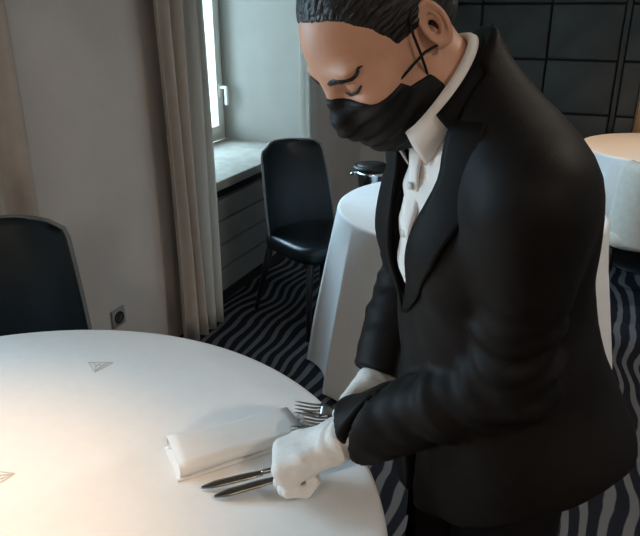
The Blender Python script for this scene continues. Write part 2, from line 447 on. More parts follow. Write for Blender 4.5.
def table(x, y, r, drop, flare, folds, seed, tl, cl, foldamp=.03, top=.76, pedestal=True):
    t = empty('round_table', (x, y, 0))
    lathe('tabletop', [(0, top - .035), (r - .015, top - .035), (r - .008, top - .02), (r - .008, top - .008), (r - .015, top - .004), (0, top - .004)], 'tabletop', t, 48)
    lathe('pedestal', [(.035, .03), (.035, top - .036)], 'blackleg', t, 20)
    lathe('base', [(0, 0), (.26, 0), (.26, .012), (.05, .03), (0, .03)], 'blackleg', t, 32)
    tag(t, tl, 'table')
    c = empty('tablecloth', (x, y, 0))
    grid_mesh('cloth', cloth_pts(r, drop, top, flare, folds, seed, foldamp=foldamp), 'cloth', c, closed_u=True)
    # close the small hole in the middle
    n = 160
    V = [(r * .02 * math.cos(2 * math.pi * k / n), r * .02 * math.sin(2 * math.pi * k / n), top) for k in range(n)]
    mk('centre', V, [tuple(range(n))], 'cloth', c)
    tag(c, cl, 'tablecloth')
    return c
TOP = .76
T1 = (-.608, .832, .719)
c1 = table(*T1, .24, .015, 11, 4, 'round table hidden under the front white cloth', 'white cloth with grey triangle emblems on the front round table', foldamp=.012)
c2 = table(.64, 2.70, .565, .748, .11, 6, 11, 'round table hidden under the long pleated white cloth', 'long white cloth hanging in folds to the carpet behind the waitress', foldamp=.035)
c3 = table(2.16, 3.98, .53, .46, .03, 10, 6, 'round table under the far white cloth by the dark panels', 'white cloth on the far right table in front of dark panels', foldamp=.015)

def emblem(cx, cy, rot, s=.030):
    R = Matrix.Rotation(rot, 3, 'Z'); V, Fc = [], []
    def stroke(p, q, w=.0009):
        p, q = Vector((*p, 0)), Vector((*q, 0)); d = (q - p).normalized(); nn = Vector((-d.y, d.x, 0)) * w
        i = len(V)
        for zz in (0.0002, .0012):
            for v in (p - nn, p + nn, q + nn, q - nn):
                vv = R @ v; V.append((vv.x + cx - T1[0], vv.y + cy - T1[1], TOP + zz))
        Fc.extend([(i + 4, i + 5, i + 6, i + 7), (i, i + 1, i + 5, i + 4), (i + 1, i + 2, i + 6, i + 5), (i + 2, i + 3, i + 7, i + 6), (i + 3, i, i + 4, i + 7)])
    tri = [(-s, s * .55), (s, s * .55), (0, -s * .95)]
    for k in range(3): stroke(tri[k], tri[(k + 1) % 3])
    for p, q in (((-.55, .5), (-.2, -.1)), ((-.2, -.1), (0, .35)), ((0, .35), (.2, -.1)), ((.2, -.1), (.55, .5)), ((-.2, -.1), (0, -.8)), ((.2, -.1), (0, -.8))):
        stroke((p[0] * s, p[1] * s), (q[0] * s, q[1] * s))
    e = mk('embroidered_emblem', V, Fc, 'stitch', c1, False); e['label'] = 'grey outlined triangle emblem'
emblem(-.528, 1.353, 0.0)
emblem(-.585, .955, math.radians(115))
emblem(-.045, 1.125, math.radians(-70))

# ------------------------------------------------------------------ chairs
def chair(name, loc, face, label, m='leather', legm='blackleg', H=.92, W=.47, pip='piping', tilt=.10):
    """local: faces -y, origin on the floor under the seat centre"""
    rz = math.atan2(face[1], face[0]) + math.pi / 2
    r = empty(name, loc, rz)
    # seat: padded superellipse
    n, rings = 40, []
    hw, hd = W / 2 - .01, .225
    for (sc, z) in ((.0, .385), (.9, .385), (.98, .395), (1.0, .42), (.99, .445), (.95, .462), (.85, .470), (.5, .474), (0, .475)):
        ring = []
        for k in range(n):
            a = 2 * math.pi * k / n; e = 2 / 4.5
            ring.append((hw * sc * math.copysign(abs(math.cos(a)) ** e, math.cos(a)), -.02 + hd * sc * math.copysign(abs(math.sin(a)) ** e, math.sin(a)), z))
        rings.append(ring)
    V = [v for q in rings for v in q]
    Fc = [(i * n + k, i * n + (k + 1) % n, (i + 1) * n + (k + 1) % n, (i + 1) * n + k) for i in range(len(rings) - 1) for k in range(n)]
    mk('seat', V, Fc, m, r)
    # curved backrest shell, thick, rounded top corners
    nu, nv = 25, 21
    z0, z1 = .40, H
    def bp(u, v, off):
        # u -1..1 across, v 0..1 up
        z = z0 + (z1 - z0) * v
        half = (W / 2) * (1.0 - .20 * v) * (1 - .10 * (1 - v) ** 3)
        rc = .055; 
        if z > z1 - rc:
            q = (z - (z1 - rc)) / rc; half -= rc * .8 * (1 - math.sqrt(max(0, 1 - q * q)))
        x = u * half
        wrap = .085 * abs(u) ** 2.4
        y = .19 + tilt * v ** 1.2 - wrap + .012 * math.cos(u * 1.5) 
        return (x, y + off, z)
    th = .022
    front = [[bp(-1 + 2 * i / (nu - 1), j / (nv - 1), -th * (1 - .75 * abs(-1 + 2 * i / (nu - 1)) ** 6) * (1 - .7 * (j / (nv - 1)) ** 10)) for j in range(nv)] for i in range(nu)]
    back = [[bp(-1 + 2 * i / (nu - 1), j / (nv - 1), th * (1 - .75 * abs(-1 + 2 * i / (nu - 1)) ** 6) * (1 - .7 * (j / (nv - 1)) ** 10)) for j in range(nv)] for i in range(nu)]
    V = [p for row in front for p in row] + [p for row in back for p in row]
    N = nu * nv; Fc = []
    for i in range(nu - 1):
        for j in range(nv - 1):
            a = i * nv + j; b = a + nv
            Fc.append((a, b, b + 1, a + 1)); Fc.append((N + a, N + a + 1, N + b + 1, N + b))
    per = [i * nv for i in range(nu)] + [(nu - 1) * nv + j for j in range(1, nv)] + [i * nv + nv - 1 for i in range(nu - 2, -1, -1)] + [j for j in range(nv - 2, 0, -1)]
    for k in range(len(per)):
        a, b = per[k], per[(k + 1) % len(per)]
        Fc.append((b, a, N + a, N + b))
    br = mk('backrest', V, Fc, m, r)
    if pip:
        edge = [bp(-1, j / 20, 0) for j in range(21)] + [bp(-1 + 2 * i / 20, 1, 0) for i in range(1, 20)] + [bp(1, 1 - j / 20, 0) for j in range(21)]
        tube('piping', edge, .0065, pip, br, 6)
    for sx in (-1, 1):
        for sy in (-1, 1):
            top = Vector((sx * (hw - .05), -.02 + sy * (hd - .05), .40)); bot = Vector((sx * (hw + .0), -.02 + sy * (hd + (.045 if sy > 0 else .0)), 0))
            tube('leg', [top, top.lerp(bot, .5), bot], [.02, .016, .011], legm, r, 10)
    tag(r, label, 'chair')
    return r
chair('dining_chair', (-.86, 1.62, 0), (.42, -.90), 'navy black leather chair at the far side of the front table', H=.96)
chair('dining_chair', (-.025, 3.225, 0), (.60, -.80), 'navy black leather chair with grey piping between window sill and pleated cloth', H=.905)
chair('dining_chair', (1.76, 3.29, 0), (.5, .86), 'beige fabric chair pushed in at the far right table', m='beige', H=.85, W=.44, pip=None, tilt=.05)

# ------------------------------------------------------------------ wine cooler stand
ws = empty('wine_cooler_stand', (.31, 3.86, 0))
lathe('base', [(0, 0), (.15, 0), (.15, .012), (.03, .03), (0, .03)], 'chrome', ws, 28)
lathe('pole', [(.014, .03), (.014, .44)], 'chrome', ws, 14)
bk = lathe('bucket', [(0, .44), (.055, .44), (.070, .46), (.088, .62), (.094, .655), (.088, .655), (.082, .62), (.064, .47), (0, .462)], 'chrome', ws, 32)
tube('rim', [(.096 * math.cos(a), .096 * math.sin(a), .668) for a in [2 * math.pi * k / 32 for k in range(32)]], .017, 'black', bk, 8, closed=True)
lathe('lid', [(0, .664), (.09, .664), (.088, .684), (.05, .692), (0, .694)], 'black', bk, 28)
for s in (-1, 1):
    tube('handle', [(s * .088, -.02, .63), (s * .118, -.02, .635), (s * .124, 0, .625), (s * .118, .02, .635), (s * .088, .02, .63)], .008, 'chrome', bk, 8)
tag(ws, 'chrome bucket with black top on a slim stand in the room corner', 'wine cooler')

# ------------------------------------------------------------------ napkin
def napkin():
    A, B, Cc, D = [Vector(v) for v in ((-.302, 1.040, 0), (-.246, .952, 0), (-.015, 1.058, 0), (-.085, 1.148, 0))]
    root = empty('folded_napkin', (-.17, 1.05, TOP))
    inv = Matrix.Translation((.17, -1.05, 0))
    ln = ((Cc + D) / 2 - (A + B) / 2); L = ln.length; ex = ln.normalized(); ey = Vector((-ex.y, ex.x, 0)); base = (A + B) / 2
    W = .10
    # layers stacked as a flat roll: outer wrap profile (open spiral), swept along ex
    def sweep(nm, prof, x0, x1, thick):
        P = []
        for i in range(13):
            t = i / 12; x = x0 + (x1 - x0) * t
            row = []
            for (yy, zz) in prof:
                w = base + ex * x + ey * (yy + .003 * math.sin(5 * t + yy * 40))
                row.append((w.x, w.y, max(.0018, zz * (1 - .10 * t) + .0012 * math.sin(9 * t + 30 * yy))))
            P.append(row)
        return grid_mesh(nm, P, 'napkin', root, thick, matrix=inv)
    def roll(hw, h, z0=0.0, n=14):
        p = []
        for k in range(n + 1):   # near edge half circle from bottom to top
            a = -math.pi / 2 - math.pi * k / n
            p.append((-hw + h / 2 * math.cos(a) * 1.0 + h / 2, z0 + h / 2 + h / 2 * math.sin(a)))
        p2 = [(hw - .02, z0 + h * 1.0)]
        for k in range(n + 1):
            a = math.pi / 2 - math.pi * k / n
            p2.append((hw - h / 2 + h / 2 * math.cos(a), z0 + h / 2 + h / 2 * math.sin(a)))
        return p + [(-hw * .3, z0 + h * 1.04), (hw * .3, z0 + h * 1.05)] + p2
    sweep('outer_fold', roll(W / 2, .027, .003), 0, L, .0024)
    sweep('inner_fold', roll(W / 2 - .008, .016, .008), .004, L - .004, .002)
    sweep('core_fold', roll(W / 2 - .014, .007, .012), .006, L - .006, .002)
    sweep('bottom_layer', [(-W / 2 - .004 + .1 * W * k, .0022) for k in range(11)], -.006, L, .0022)
    tag(root, 'thick folded white linen napkin lying beside the cutlery', 'napkin')
napkin()

# ------------------------------------------------------------------ cutlery
def cut_solid(name, outline_fn, L, m, z_fn, th, n=26):
    """flat solid along +x of length L; outline_fn(t)-> half width, z_fn(t) -> height"""
    V, Fc = [], []
    for i in range(n + 1):
        t = i / n; w = max(.0006, outline_fn(t)); z = z_fn(t)
        V += [(t * L, -w, z), (t * L, -w * .5, z + th), (t * L, w * .5, z + th), (t * L, w, z), (t * L, 0, z - th * .6)]
    for i in range(n):
        for k in range(5):
            a = i * 5 + k; b = i * 5 + (k + 1) % 5
            Fc.append((a, b, b + 5, a + 5))
    Fc.append((4, 3, 2, 1, 0)); Fc.append(tuple(n * 5 + k for k in range(5)))
    return V, Fc

def place(root, start, end, roll=0.0):
    s, e = Vector(start), Vector(end); ex = (e - s).normalized()
    up = Vector((0, 0, 1)); up = (up - ex * up.dot(ex)).normalized(); ey = up.cross(ex)
    Rm = Matrix((ex, ey, up)).transposed().to_4x4()
    root.matrix_world = Matrix.Translation(s) @ Rm @ Matrix.Rotation(roll, 4, 'X')

def fork(start, end, label, roll=0.0):
    """x=0 is the tip of the tines"""
    r = empty('fork'); L = .20
    def zf(x): return .010 * math.exp(-((x - .035) / .022) ** 2) * -1 + .004 * math.sin(min(1, x / .2) * math.pi)
    def w(t):
        x = t * (L - .05)
        return .0125 * max(0, 1 - (x / .028)) ** .6 * .9 + .0030 + .0055 * max(0, (x - .06) / .09) ** 1.3
    V, Fc = cut_solid('handle', w, L - .05, 'steel', lambda t: zf(.05 + t * (L - .05)), .0016)
    mk('handle', [(v[0] + .05, v[1], v[2]) for v in V], Fc, 'steel', r)
    for k in range(4):
        y0 = (-1.5 + k) * .0068
        pts = [(.052 - .052 * q, y0 * (.95 + .08 * q), zf(.052 - .052 * q) + .0005) for q in (0, .2, .4, .6, .8, 1.0)]
        tube('tine', pts, [.0022, .0021, .002, .0019, .0016, .0007], 'steel', r, 6)
    place(r, start, end, roll); tag(r, label, 'fork')
    return r

def knife(start, end, label, roll=0.0):
    """x=0 is the blade tip"""
    r = empty('table_knife'); Lb, Lh = .115, .11
    def wb(t): return .0105 * min(1, (t / .25)) ** .55 * (1 - .25 * max(0, t - .75) / .25)
    V, Fc = cut_solid('blade', wb, Lb, 'steel', lambda t: .002, .0011)
    mk('blade', V, Fc, 'steel', r)
    def wh(t): return .0052 + .0034 * t ** 1.2 * (1 if t < .96 else .8)
    V, Fc = cut_solid('handle', wh, Lh, 'steel', lambda t: .003, .0042)
    mk('handle', [(v[0] + Lb - .002, v[1], v[2]) for v in V], Fc, 'steel', r)
    place(r, start, end, roll); tag(r, label, 'knife')
    return r

# ------------------------------------------------------------------ implicit surfaces for the waitress
f32 = np.float32
def V3(*a): return np.array(a, f32)

def surface_net(f, lo, hi, h, newton=2):
    lo = np.array(lo, f32); n = np.ceil((np.array(hi) - lo) / h).astype(int) + 1
    ax = [lo[i] + h * np.arange(n[i], dtype=f32) for i in range(3)]
    G = np.stack(np.meshgrid(*ax, indexing='ij'), -1).reshape(-1, 3)
    D = f(G).reshape(n).astype(f32)
    S = D < 0
    c = np.zeros(n - 1, int)
    for i in (0, 1):
        for j in (0, 1):
            for k in (0, 1):
                c += S[i:n[0] - 1 + i, j:n[1] - 1 + j, k:n[2] - 1 + k]
    act = (c > 0) & (c < 8)
    idx = -np.ones(n - 1, int); cells = np.argwhere(act); idx[act] = np.arange(len(cells))
    acc = np.zeros((len(cells), 3)); cnt = np.zeros(len(cells))
    cor = [(i, j, k) for i in (0, 1) for j in (0, 1) for k in (0, 1)]
    val = {q: D[cells[:, 0] + q[0], cells[:, 1] + q[1], cells[:, 2] + q[2]] for q in cor}
    for a in cor:
        for d in range(3):
            if a[d]: continue
            b = list(a); b[d] = 1; b = tuple(b)
            va, vb = val[a], val[b]; m = (va < 0) != (vb < 0)
            t = np.where(m, va / np.where(m, va - vb, 1), 0)
            p = np.array(a, float)[None].repeat(len(cells), 0); p[:, d] += t
            acc[m] += p[m]; cnt[m] += 1
    P = (cells + acc / cnt[:, None]) * h + lo
    quads = []
    for d in range(3):
        e1, e2 = [(1, 2), (2, 0), (0, 1)][d]
        sl0 = [slice(None)] * 3; sl1 = [slice(None)] * 3; sl0[d] = slice(0, -1); sl1[d] = slice(1, None)
        A, B = S[tuple(sl0)], S[tuple(sl1)]
        ch = np.argwhere(A != B)
        ok = np.ones(len(ch), bool)
        for e in (e1, e2): ok &= (ch[:, e] > 0) & (ch[:, e] < n[e] - 1)
        ch = ch[ok]
        ins = A[ch[:, 0], ch[:, 1], ch[:, 2]]
        o1 = np.zeros(3, int); o1[e1] = 1; o2 = np.zeros(3, int); o2[e2] = 1
        q = [ch - o1 - o2, ch - o2, ch, ch - o1]
        Q = np.stack([idx[r[:, 0], r[:, 1], r[:, 2]] for r in q], 1)
        Q[~ins] = Q[~ins][:, ::-1]
        quads.append(Q)
    Q = np.concatenate(quads)
    P = P.astype(f32)
    for _ in range(newton):
        P = project(f, P, h * .6)
    return P, Q

def grad(f, P, e=.0015):
    return np.stack([(f(P + V3(*(e if i == k else 0 for k in range(3)))) - f(P - V3(*(e if i == k else 0 for k in range(3))))) / (2 * e) for i in range(3)], 1)

def project(f, P, cap=.02):
    g = grad(f, P); d = f(P); gg = np.maximum((g * g).sum(1), .05)
    s = g * (d / gg)[:, None]; l = np.linalg.norm(s, axis=1)
    return P - s * np.minimum(1, cap / np.maximum(l, 1e-9))[:, None]

def smin(a, b, k):
    h = np.maximum(k - np.abs(a - b), 0) / k
    return np.minimum(a, b) - h * h * k * .25
def smax(a, b, k): return -smin(-a, -b, k)
def ell(P, c, r):
    q = P - V3(*c); r = V3(*r)
    k0 = np.linalg.norm(q / r, axis=1); k1 = np.linalg.norm(q / (r * r), axis=1)
    return k0 * (k0 - 1) / np.maximum(k1, 1e-6)
def cone(P, a, b, ra, rb):
    a = V3(*a); b = V3(*b); ab = b - a
    t = np.clip(((P - a) @ ab) / (ab @ ab), 0, 1)
    return np.linalg.norm(P - a - t[:, None] * ab, axis=1) - (ra + (rb - ra) * t)
def sdf_obj(name, f, lo, hi, h, m, parent, newton=2, keep=None):
    P, Q = surface_net(f, lo, hi, h, newton)
    if keep is not None: P = keep(P)
    return mk(name, P, Q, m, parent, True)

person = empty('person', (.40, .95, 0)); 
PINV = Matrix.Translation((-.40, -.95, 0))
POFF = V3(.40, .95, 0)
def pobj(name, f, lo, hi, h, m, parent=None, newton=2):
    P, Q = surface_net(f, lo, hi, h, newton)
    return mk(name, P - POFF, Q, m, parent or person, True)
tag(person, 'waitress in black suit, black face mask and white gloves leaning over the front table', 'person')

# --- skeleton
def rot(yaw, pit, rol):
    return (Matrix.Rotation(yaw, 3, 'Z') @ Matrix.Rotation(pit, 3, 'Y') @ Matrix.Rotation(rol, 3, 'X'))
HR = np.array(rot(math.radians(205), math.radians(46), math.radians(2)), f32)
HC = V3(.086, .880, 1.511)
def to_head(P): return (P - HC) @ HR            # world -> head local
def from_head(p): return np.array(p, f32) @ HR.T + HC
TY = math.radians(201)
FW = V3(math.cos(TY), math.sin(TY), 0); LF = V3(-math.sin(TY), math.cos(TY), 0)   # forward, her left
NECK = V3(.185, .880, 1.435)
NECKL = to_head(NECK[None])[0]

# --- head
def head_core(P):
    d = ell(P, (-.008, 0, .043), (.100, .077, .084))
    d = smin(d, ell(P, (.036, 0, -.015), (.060, .059, .085)), .03)
    d = smin(d, ell(P, (.052, 0, -.070), (.040, .044, .031)), .03)
    return d
def head_base(P):
    Q = P.copy(); Q[:, 1] = np.abs(P[:, 1])
    d = head_core(P)
    d = smin(d, ell(Q, (.058, .042, -.012), (.026, .022, .022)), .025)
    d = smin(d, cone(P, (-.022, 0, -.015), tuple(NECKL), .050, .056), .035)
    return smin(d, cone(P, (.0, .0, -.055), tuple(NECKL + V3(.035, 0, -.01)), .040, .052), .03)
def head_f(P):
    Q = P.copy(); Q[:, 1] = np.abs(P[:, 1])
    d = head_base(P)
    d = smin(d, ell(Q, (.078, .032, .038), (.013, .030, .009)), .014)
    d = smax(d, -ell(Q, (.102, .036, .015), (.023, .020, .014)), .010)
    d = smin(d, ell(Q, (.0740, .036, .015), (.0135, .0160, .0120)), .003)
    d = smin(d, cone(P, (.090, 0, .028), (.111, 0, -.024), .0080, .0125), .010)
    # ears
    e1 = V3(-.24, 0, .97); e2 = V3(-.86, .50, -.21); nn = np.cross(e1, e2); nn = nn / np.linalg.norm(nn); nn = nn if nn[1] > 0 else -nn
    R = Q - V3(-.020, .0745, .002)
    R = R / .86
    a, b, c = R @ e2, R @ e1, R @ nn
    a = a + b * .10
    ca, cb = .012, .004
    E = np.sqrt(((a - ca) / .0165) ** 2 + ((b - cb) / .030) ** 2 + 1e-9)
    dr = (E - 1) * .018
    disc = np.maximum(np.abs(c - .000) - .0030, dr + .001)
    ring = np.sqrt(dr * dr + (c - .006) ** 2) - .0036
    E2 = np.sqrt(((a - ca + .001) / .0095) ** 2 + ((b - cb - .001) / .019) ** 2 + 1e-9)
    anti = np.sqrt(((E2 - 1) * .011) ** 2 + (c - .005) ** 2) - .0026
    ear = smin(disc, ring, .004); ear = smin(ear, anti, .003)
    ear = smin(ear, np.linalg.norm(np.stack([a - .004, b + .026, (c - .001) * 1.6], 1), axis=1) - .0085, .006)
    ear = smin(ear, np.linalg.norm(np.stack([a + .002, b + .002, c - .004], 1), axis=1) - .0045, .004)
    ear = smax(ear, -ell(np.stack([a, b, c], 1), (.0085, -.001, .006), (.0072, .0120, .0130)), .002)
    d = smin(d, ear * .86, .004)
    return d
P, Q = surface_net(head_f, (-.13, -.11, -.20), (.15, .115, .15), .0021)
body = mk('body', P @ HR.T + HC - POFF, Q, 'skin', person)
body['label'] = 'face, ear and neck with downcast eyes'

def on_head(p, off=0.0, f=None):
    f = f or head_f
    p = np.array([p], f32)
    for _ in range(12): p = project(f, p, .01)
    g = grad(f, p)[0]; g = g / np.linalg.norm(g)
    return p[0] + g * off
def hloc(p): return tuple(from_head(p) - POFF)
def dense(pts, rad, n=18):
    q = np.linspace(0, len(pts) - 1, n); i = np.arange(len(pts)); A = np.array(pts)
    return [tuple(np.interp(t, i, A[:, k]) for k in range(3)) for t in q], [float(np.interp(t, i, rad)) for t in q]
for s in (1, -1):
    br = [(.092, .014, .031), (.090, .023, .0350), (.086, .033, .0375), (.080, .044, .0375), (.071, .054, .0345), (.063, .060, .0300)]
    bp_, br_ = dense(br, [.0030, .0042, .0044, .0038, .0026, .0010])
    tube('eyebrow', [hloc(on_head((x, s * y, z), .0009)) for x, y, z in bp_], br_, 'hair', body, 8, flat=(tuple(HR @ V3(.8, .6 * s, 0)), .35))
    la = [(.090, .022, .0095), (.0905, .029, .0065), (.089, .036, .006), (.085, .044, .0080), (.079, .054, .0130)]
    bp_, br_ = dense(la, [.0008, .0016, .0021, .0024, .0012])
    tube('eyelash', [hloc(on_head((x, s * y, z), .0016)) for x, y, z in bp_], br_, 'hair', body, 6)
    cr = [(.089, .023, .018), (.088, .031, .0215), (.085, .039, .0215), (.079, .049, .0185)]
    bp_, br_ = dense(cr, [.0004, .0008, .0008, .0004])
    tube('eyelid_crease', [hloc(on_head((x, s * y, z), .0)) for x, y, z in bp_], br_, 'crease_shade', body, 6)  # thin dark line, shade of the lid fold put into its colour

# --- hair pulled back into a low bun
HB = V3(-.112, 0, .045)                       # bun centre
def hair_f(P):
    ay = np.abs(P[:, 1])
    jag = .0006 * np.sin(P[:, 1] * 420) + .0008 * np.sin(P[:, 1] * 190 + P[:, 2] * 300)
    hx = np.interp(P[:, 2], [-.05, -.02, .010, .018, .042, .066, .086, .100, .115], [-.050, -.040, -.022, .019, .027, .037, .049, .064, .078]) + jag
    hl = (P[:, 0] - hx) * .8
    cap = head_core(P) - np.clip(.0006 - hl * .16, .0006, .0085)
    cap = smin(cap, ell(P, (-.045, 0, -.005), (.056, .062, .055)), .03)
    low = -(P[:, 2] + .050 + .30 * P[:, 0])
    cap = smax(cap, hl, .002)
    cap = smax(cap, low, .008)
    ang = np.arctan2(P[:, 1], P[:, 2] - .045)
    cap = cap + .0006 * np.clip(-hl / .02, 0, 1) * np.sin(ang * 47 + 5 * np.sin(P[:, 0] * 30)) + .0002 * np.sin(ang * 113 + 2)
    r = P - HB
    bun = ell(P, tuple(HB), (.034, .042, .042)) + .002 * np.sin(9 * np.arctan2(r[:, 1], r[:, 2]) + 140 * np.linalg.norm(r, axis=1))
    return smin(cap, bun, .012)
P, Q = surface_net(hair_f, (-.165, -.11, -.075), (.12, .11, .15), .0026)
hair = mk('hair', P, Q, 'hair', person)
hair.matrix_local = Matrix.Translation(Vector(HC - POFF)) @ Matrix(HR.tolist()).to_4x4()
hair_inv = hair.matrix_local.inverted(); hair['label'] = 'dark hair combed back into a bun'
rnd = random.Random(4)
for k in range(9):
    a = rnd.uniform(-.6, .9); b0 = V3(-.105, .030 + rnd.uniform(-.015, .01), -.012 + rnd.uniform(-.01, .012))
    pts = []
    for j in range(7):
        t = j / 6
        pts.append(hloc(b0 + V3(-.030 * t - .012 * math.sin(3 * t + a), .004 * t + .010 * math.sin(2 * t * 2 + a), -.026 * math.sin(t * 3.1) + a * .02 * t)))
    tube('stray_strand', pts, [.0005] * 6 + [.0002], 'hair', hair, 4, matrix=hair_inv)

# --- face mask
def mask_f(P):
    d = ell(P, (.046, 0, -.046), (.062, .0640, .066))
    d = smin(d, cone(P, (.094, 0, .020), (.114, 0, -.030), .0095, .015), .03)
    d = smin(d, ell(P, (.060, 0, -.072), (.044, .046, .036)), .03)
    d = smin(d, head_base(P) - .0035, .012)
    ay = np.abs(P[:, 1])
    top = P[:, 2] - (.014 - .50 * ay)
    d = smax(d, top, .003)
    back = -(P[:, 0] - np.interp(P[:, 2], [-.12, -.09, -.06, -.042, -.034, -.02], [.030, .014, .006, .010, .036, .044]))
    d = smax(d, back, .004)
    d = smax(d, -(P[:, 2] + .108), .006)
    # pleats running cheek to cheek
    zz = P[:, 2] + .25 * (P[:, 0] - .09) + .05 * ay
    d = d + .0012 * np.sin(zz * 330) * np.clip((P[:, 0] - .03) / .03, 0, 1) + .0007 * np.sin(zz * 190 + 60 * P[:, 1])
    return d
P, Q = surface_net(mask_f, (-.02, -.09, -.14), (.15, .09, .05), .0024)
fm = mk('face_mask', P @ HR.T + HC - POFF, Q, 'mask', person); fm['label'] = 'black pleated face mask'
for s in (1, -1):
    A = [(.044, .064, -.017), (.024, .0745, -.013), (.002, .0795, -.012), (-.014, .081, -.018)]
    B = [(.014, .058, -.055), (.010, .070, -.030), (.006, .0775, -.008), (.000, .0795, .014), (-.008, .082, .032), (-.020, .082, .040)]
    for pth in (A, B):
        tube('ear_loop', [hloc((x, s * y, z)) for x, y, z in pth], .0017, 'mask', fm, 6)

# --- torso profile in world z: centre, half depth, half width
TZ = np.array([.66, .72, .80, .92, 1.02, 1.12, 1.22, 1.30, 1.36, 1.41, 1.45, 1.49, 1.53])
TX = np.array([.345, .342, .335, .325, .299, .270, .250, .236, .228, .212, .200, .190, .180])
TYc = np.array([.955, .955, .952, .945, .936, .926, .912, .902, .895, .890, .886, .882, .880])
TA = np.array([.195, .190, .184, .174, .154, .138, .134, .127, .112, .096, .070, .050, .035])
TB = np.array([.215, .212, .208, .196, .168, .150, .162, .174, .176, .155, .105, .062, .040])
def ctr(z): return np.interp(z, TZ, TX), np.interp(z, TZ, TYc)
def smooth_interp(z, Yv):
    return (np.interp(z - .025, TZ, Yv) + np.interp(z + .025, TZ, Yv) + 2 * np.interp(z, TZ, Yv)) / 4
def torso(P, off=0.0):
    z = P[:, 2]
    cx, cy = smooth_interp(z, TX), smooth_interp(z, TYc)
    a, b = smooth_interp(z, TA) + off, smooth_interp(z, TB) + off
    dx, dy = P[:, 0] - cx, P[:, 1] - cy
    w = dx * FW[0] + dy * FW[1]; q = dx * LF[0] + dy * LF[1]
    n = 2.35
    k = (np.abs(w / a) ** n + np.abs(q / b) ** n + 1e-12) ** (1 / n)
    return (k - 1) * np.minimum(a, b) * .92, w, q
def bust(P, off=0.0):
    z = 1.245
    cx, cy = ctr(z); d = None
    for s in (1, -1):
        c = V3(cx, cy, z) + FW * (.072 if s > 0 else .062) + LF * (.068 * s)
        e = np.linalg.norm(P - c, axis=1) - (.062 + off)
        d = e if d is None else np.minimum(d, e)
    return d

SH_L = V3(.250, .738, 1.335); EL_L = V3(.272, .800, 1.060); WR_L = V3(.080, .895, .911)
SH_R = V3(.196, 1.040, 1.345); EL_R = V3(.190, 1.195, 1.115); WR_R = V3(.118, 1.062, .925)
def seg_t(P, a, b):
    ab = b - a; t = ((P - a) @ ab) / (ab @ ab); return t
def wrinkle_arm(P, a, b, phase, amp):
    """diagonal cloth folds along one limb segment"""
    ab = b - a; L = np.linalg.norm(ab); ax = ab / L
    r = P - a; s = r @ ax
    u = np.cross(ax, V3(0, 0, 1)); u = u / np.linalg.norm(u); v = np.cross(ax, u)
    an = np.arctan2(r @ v, r @ u)
    return amp * (np.sin(s * 95 + 1.6 * np.sin(an + phase) + phase) * .6 + .4 * np.sin(s * 170 + 2.4 * np.sin(an * 2 + phase * 2)))
def arm(P, sh, el, wr, ph, cuff):
    up = cone(P, sh, el, .065, .058)
    fo = cone(P, el, wr + (wr - el) * .15, .060, .058)
    t = seg_t(P, sh, el); t2 = seg_t(P, el, wr)
    d1 = up + wrinkle_arm(P, sh, el, ph, .0060) * np.clip((t - .35) / .4, 0, 1)
    d2 = fo + wrinkle_arm(P, el, wr, ph + 1.3, .0050) * np.clip(1.15 - t2, 0.15, 1)
    d = smin(d1, d2, .035)
    ax = (wr - el) / np.linalg.norm(wr - el)
    d = np.where(((P - wr) @ ax) > -.03, smax(d, (P - wr) @ ax - cuff, .008), d)
    return d
GZ = [1.12, 1.20, 1.28, 1.36, 1.42, 1.50]
def gap_near(z): return np.interp(z, GZ, [-.022, .014, .045, .074, .078, .070])
def gap_far(z): return np.interp(z, GZ, [-.024, -.034, -.032, -.030, -.034, -.040])
def jacket_f(P):
    d, w, q = torso(P)
    d = smin(d, bust(P), .05)
    z = P[:, 2]
    kk = np.interp(z, [1.18, 1.32], [.010, .050]).astype(f32)
    d = smin(d, arm(P, SH_L, EL_L, WR_L, .4, .030), kk)
    d = smin(d, arm(P, SH_R, EL_R, WR_R, 2.1, .012), kk)
    # soft drag folds over the body
    d = d + .0022 * np.sin(38 * z + 22 * q + 4 * np.sin(9 * q)) * np.clip((1.3 - z) / .2, 0, 1) + .002 * np.sin(30 * q + 14 * z)
    # hem
    d = smax(d, np.interp(P[:, 0], [.14, .24, .33, .44, .55], [.745, .81, .865, .895, .900]) - z, .006)
    # front opening
    wedge = np.where(w > .02, np.maximum(q - gap_near(z), gap_far(z) - q), .05)
    wedge = np.maximum(wedge, 1.12 - z)
    d = smax(d, -wedge, .004)
    lowgap = np.maximum(np.abs(q + .022) - np.interp(z, [.70, 1.0], [.022, .001]), np.maximum(z - 1.0, .02 - w))
    d = smax(d, -lowgap, .004)
    # neck hole
    d = smax(d, (P - C0) @ CN - .004, .008)
    d = smax(d, -cone(P, from_head((-.02, 0, -.03)), NECK + V3(.004, .002, -.02), .060, .060), .006)
    return d
CN = V3(-.74, -.16, .62); CN = CN / np.linalg.norm(CN)                       # collar axis
CF = FW - CN * (FW @ CN); CF = CF / np.linalg.norm(CF); CL = np.cross(CN, CF)
C0 = V3(.152, .872, 1.450)
jacket = pobj('jacket', jacket_f, (.02, .60, .62), (.64, 1.32, 1.56), .0055, 'jacket')
jacket['label'] = 'black suit jacket with open front'

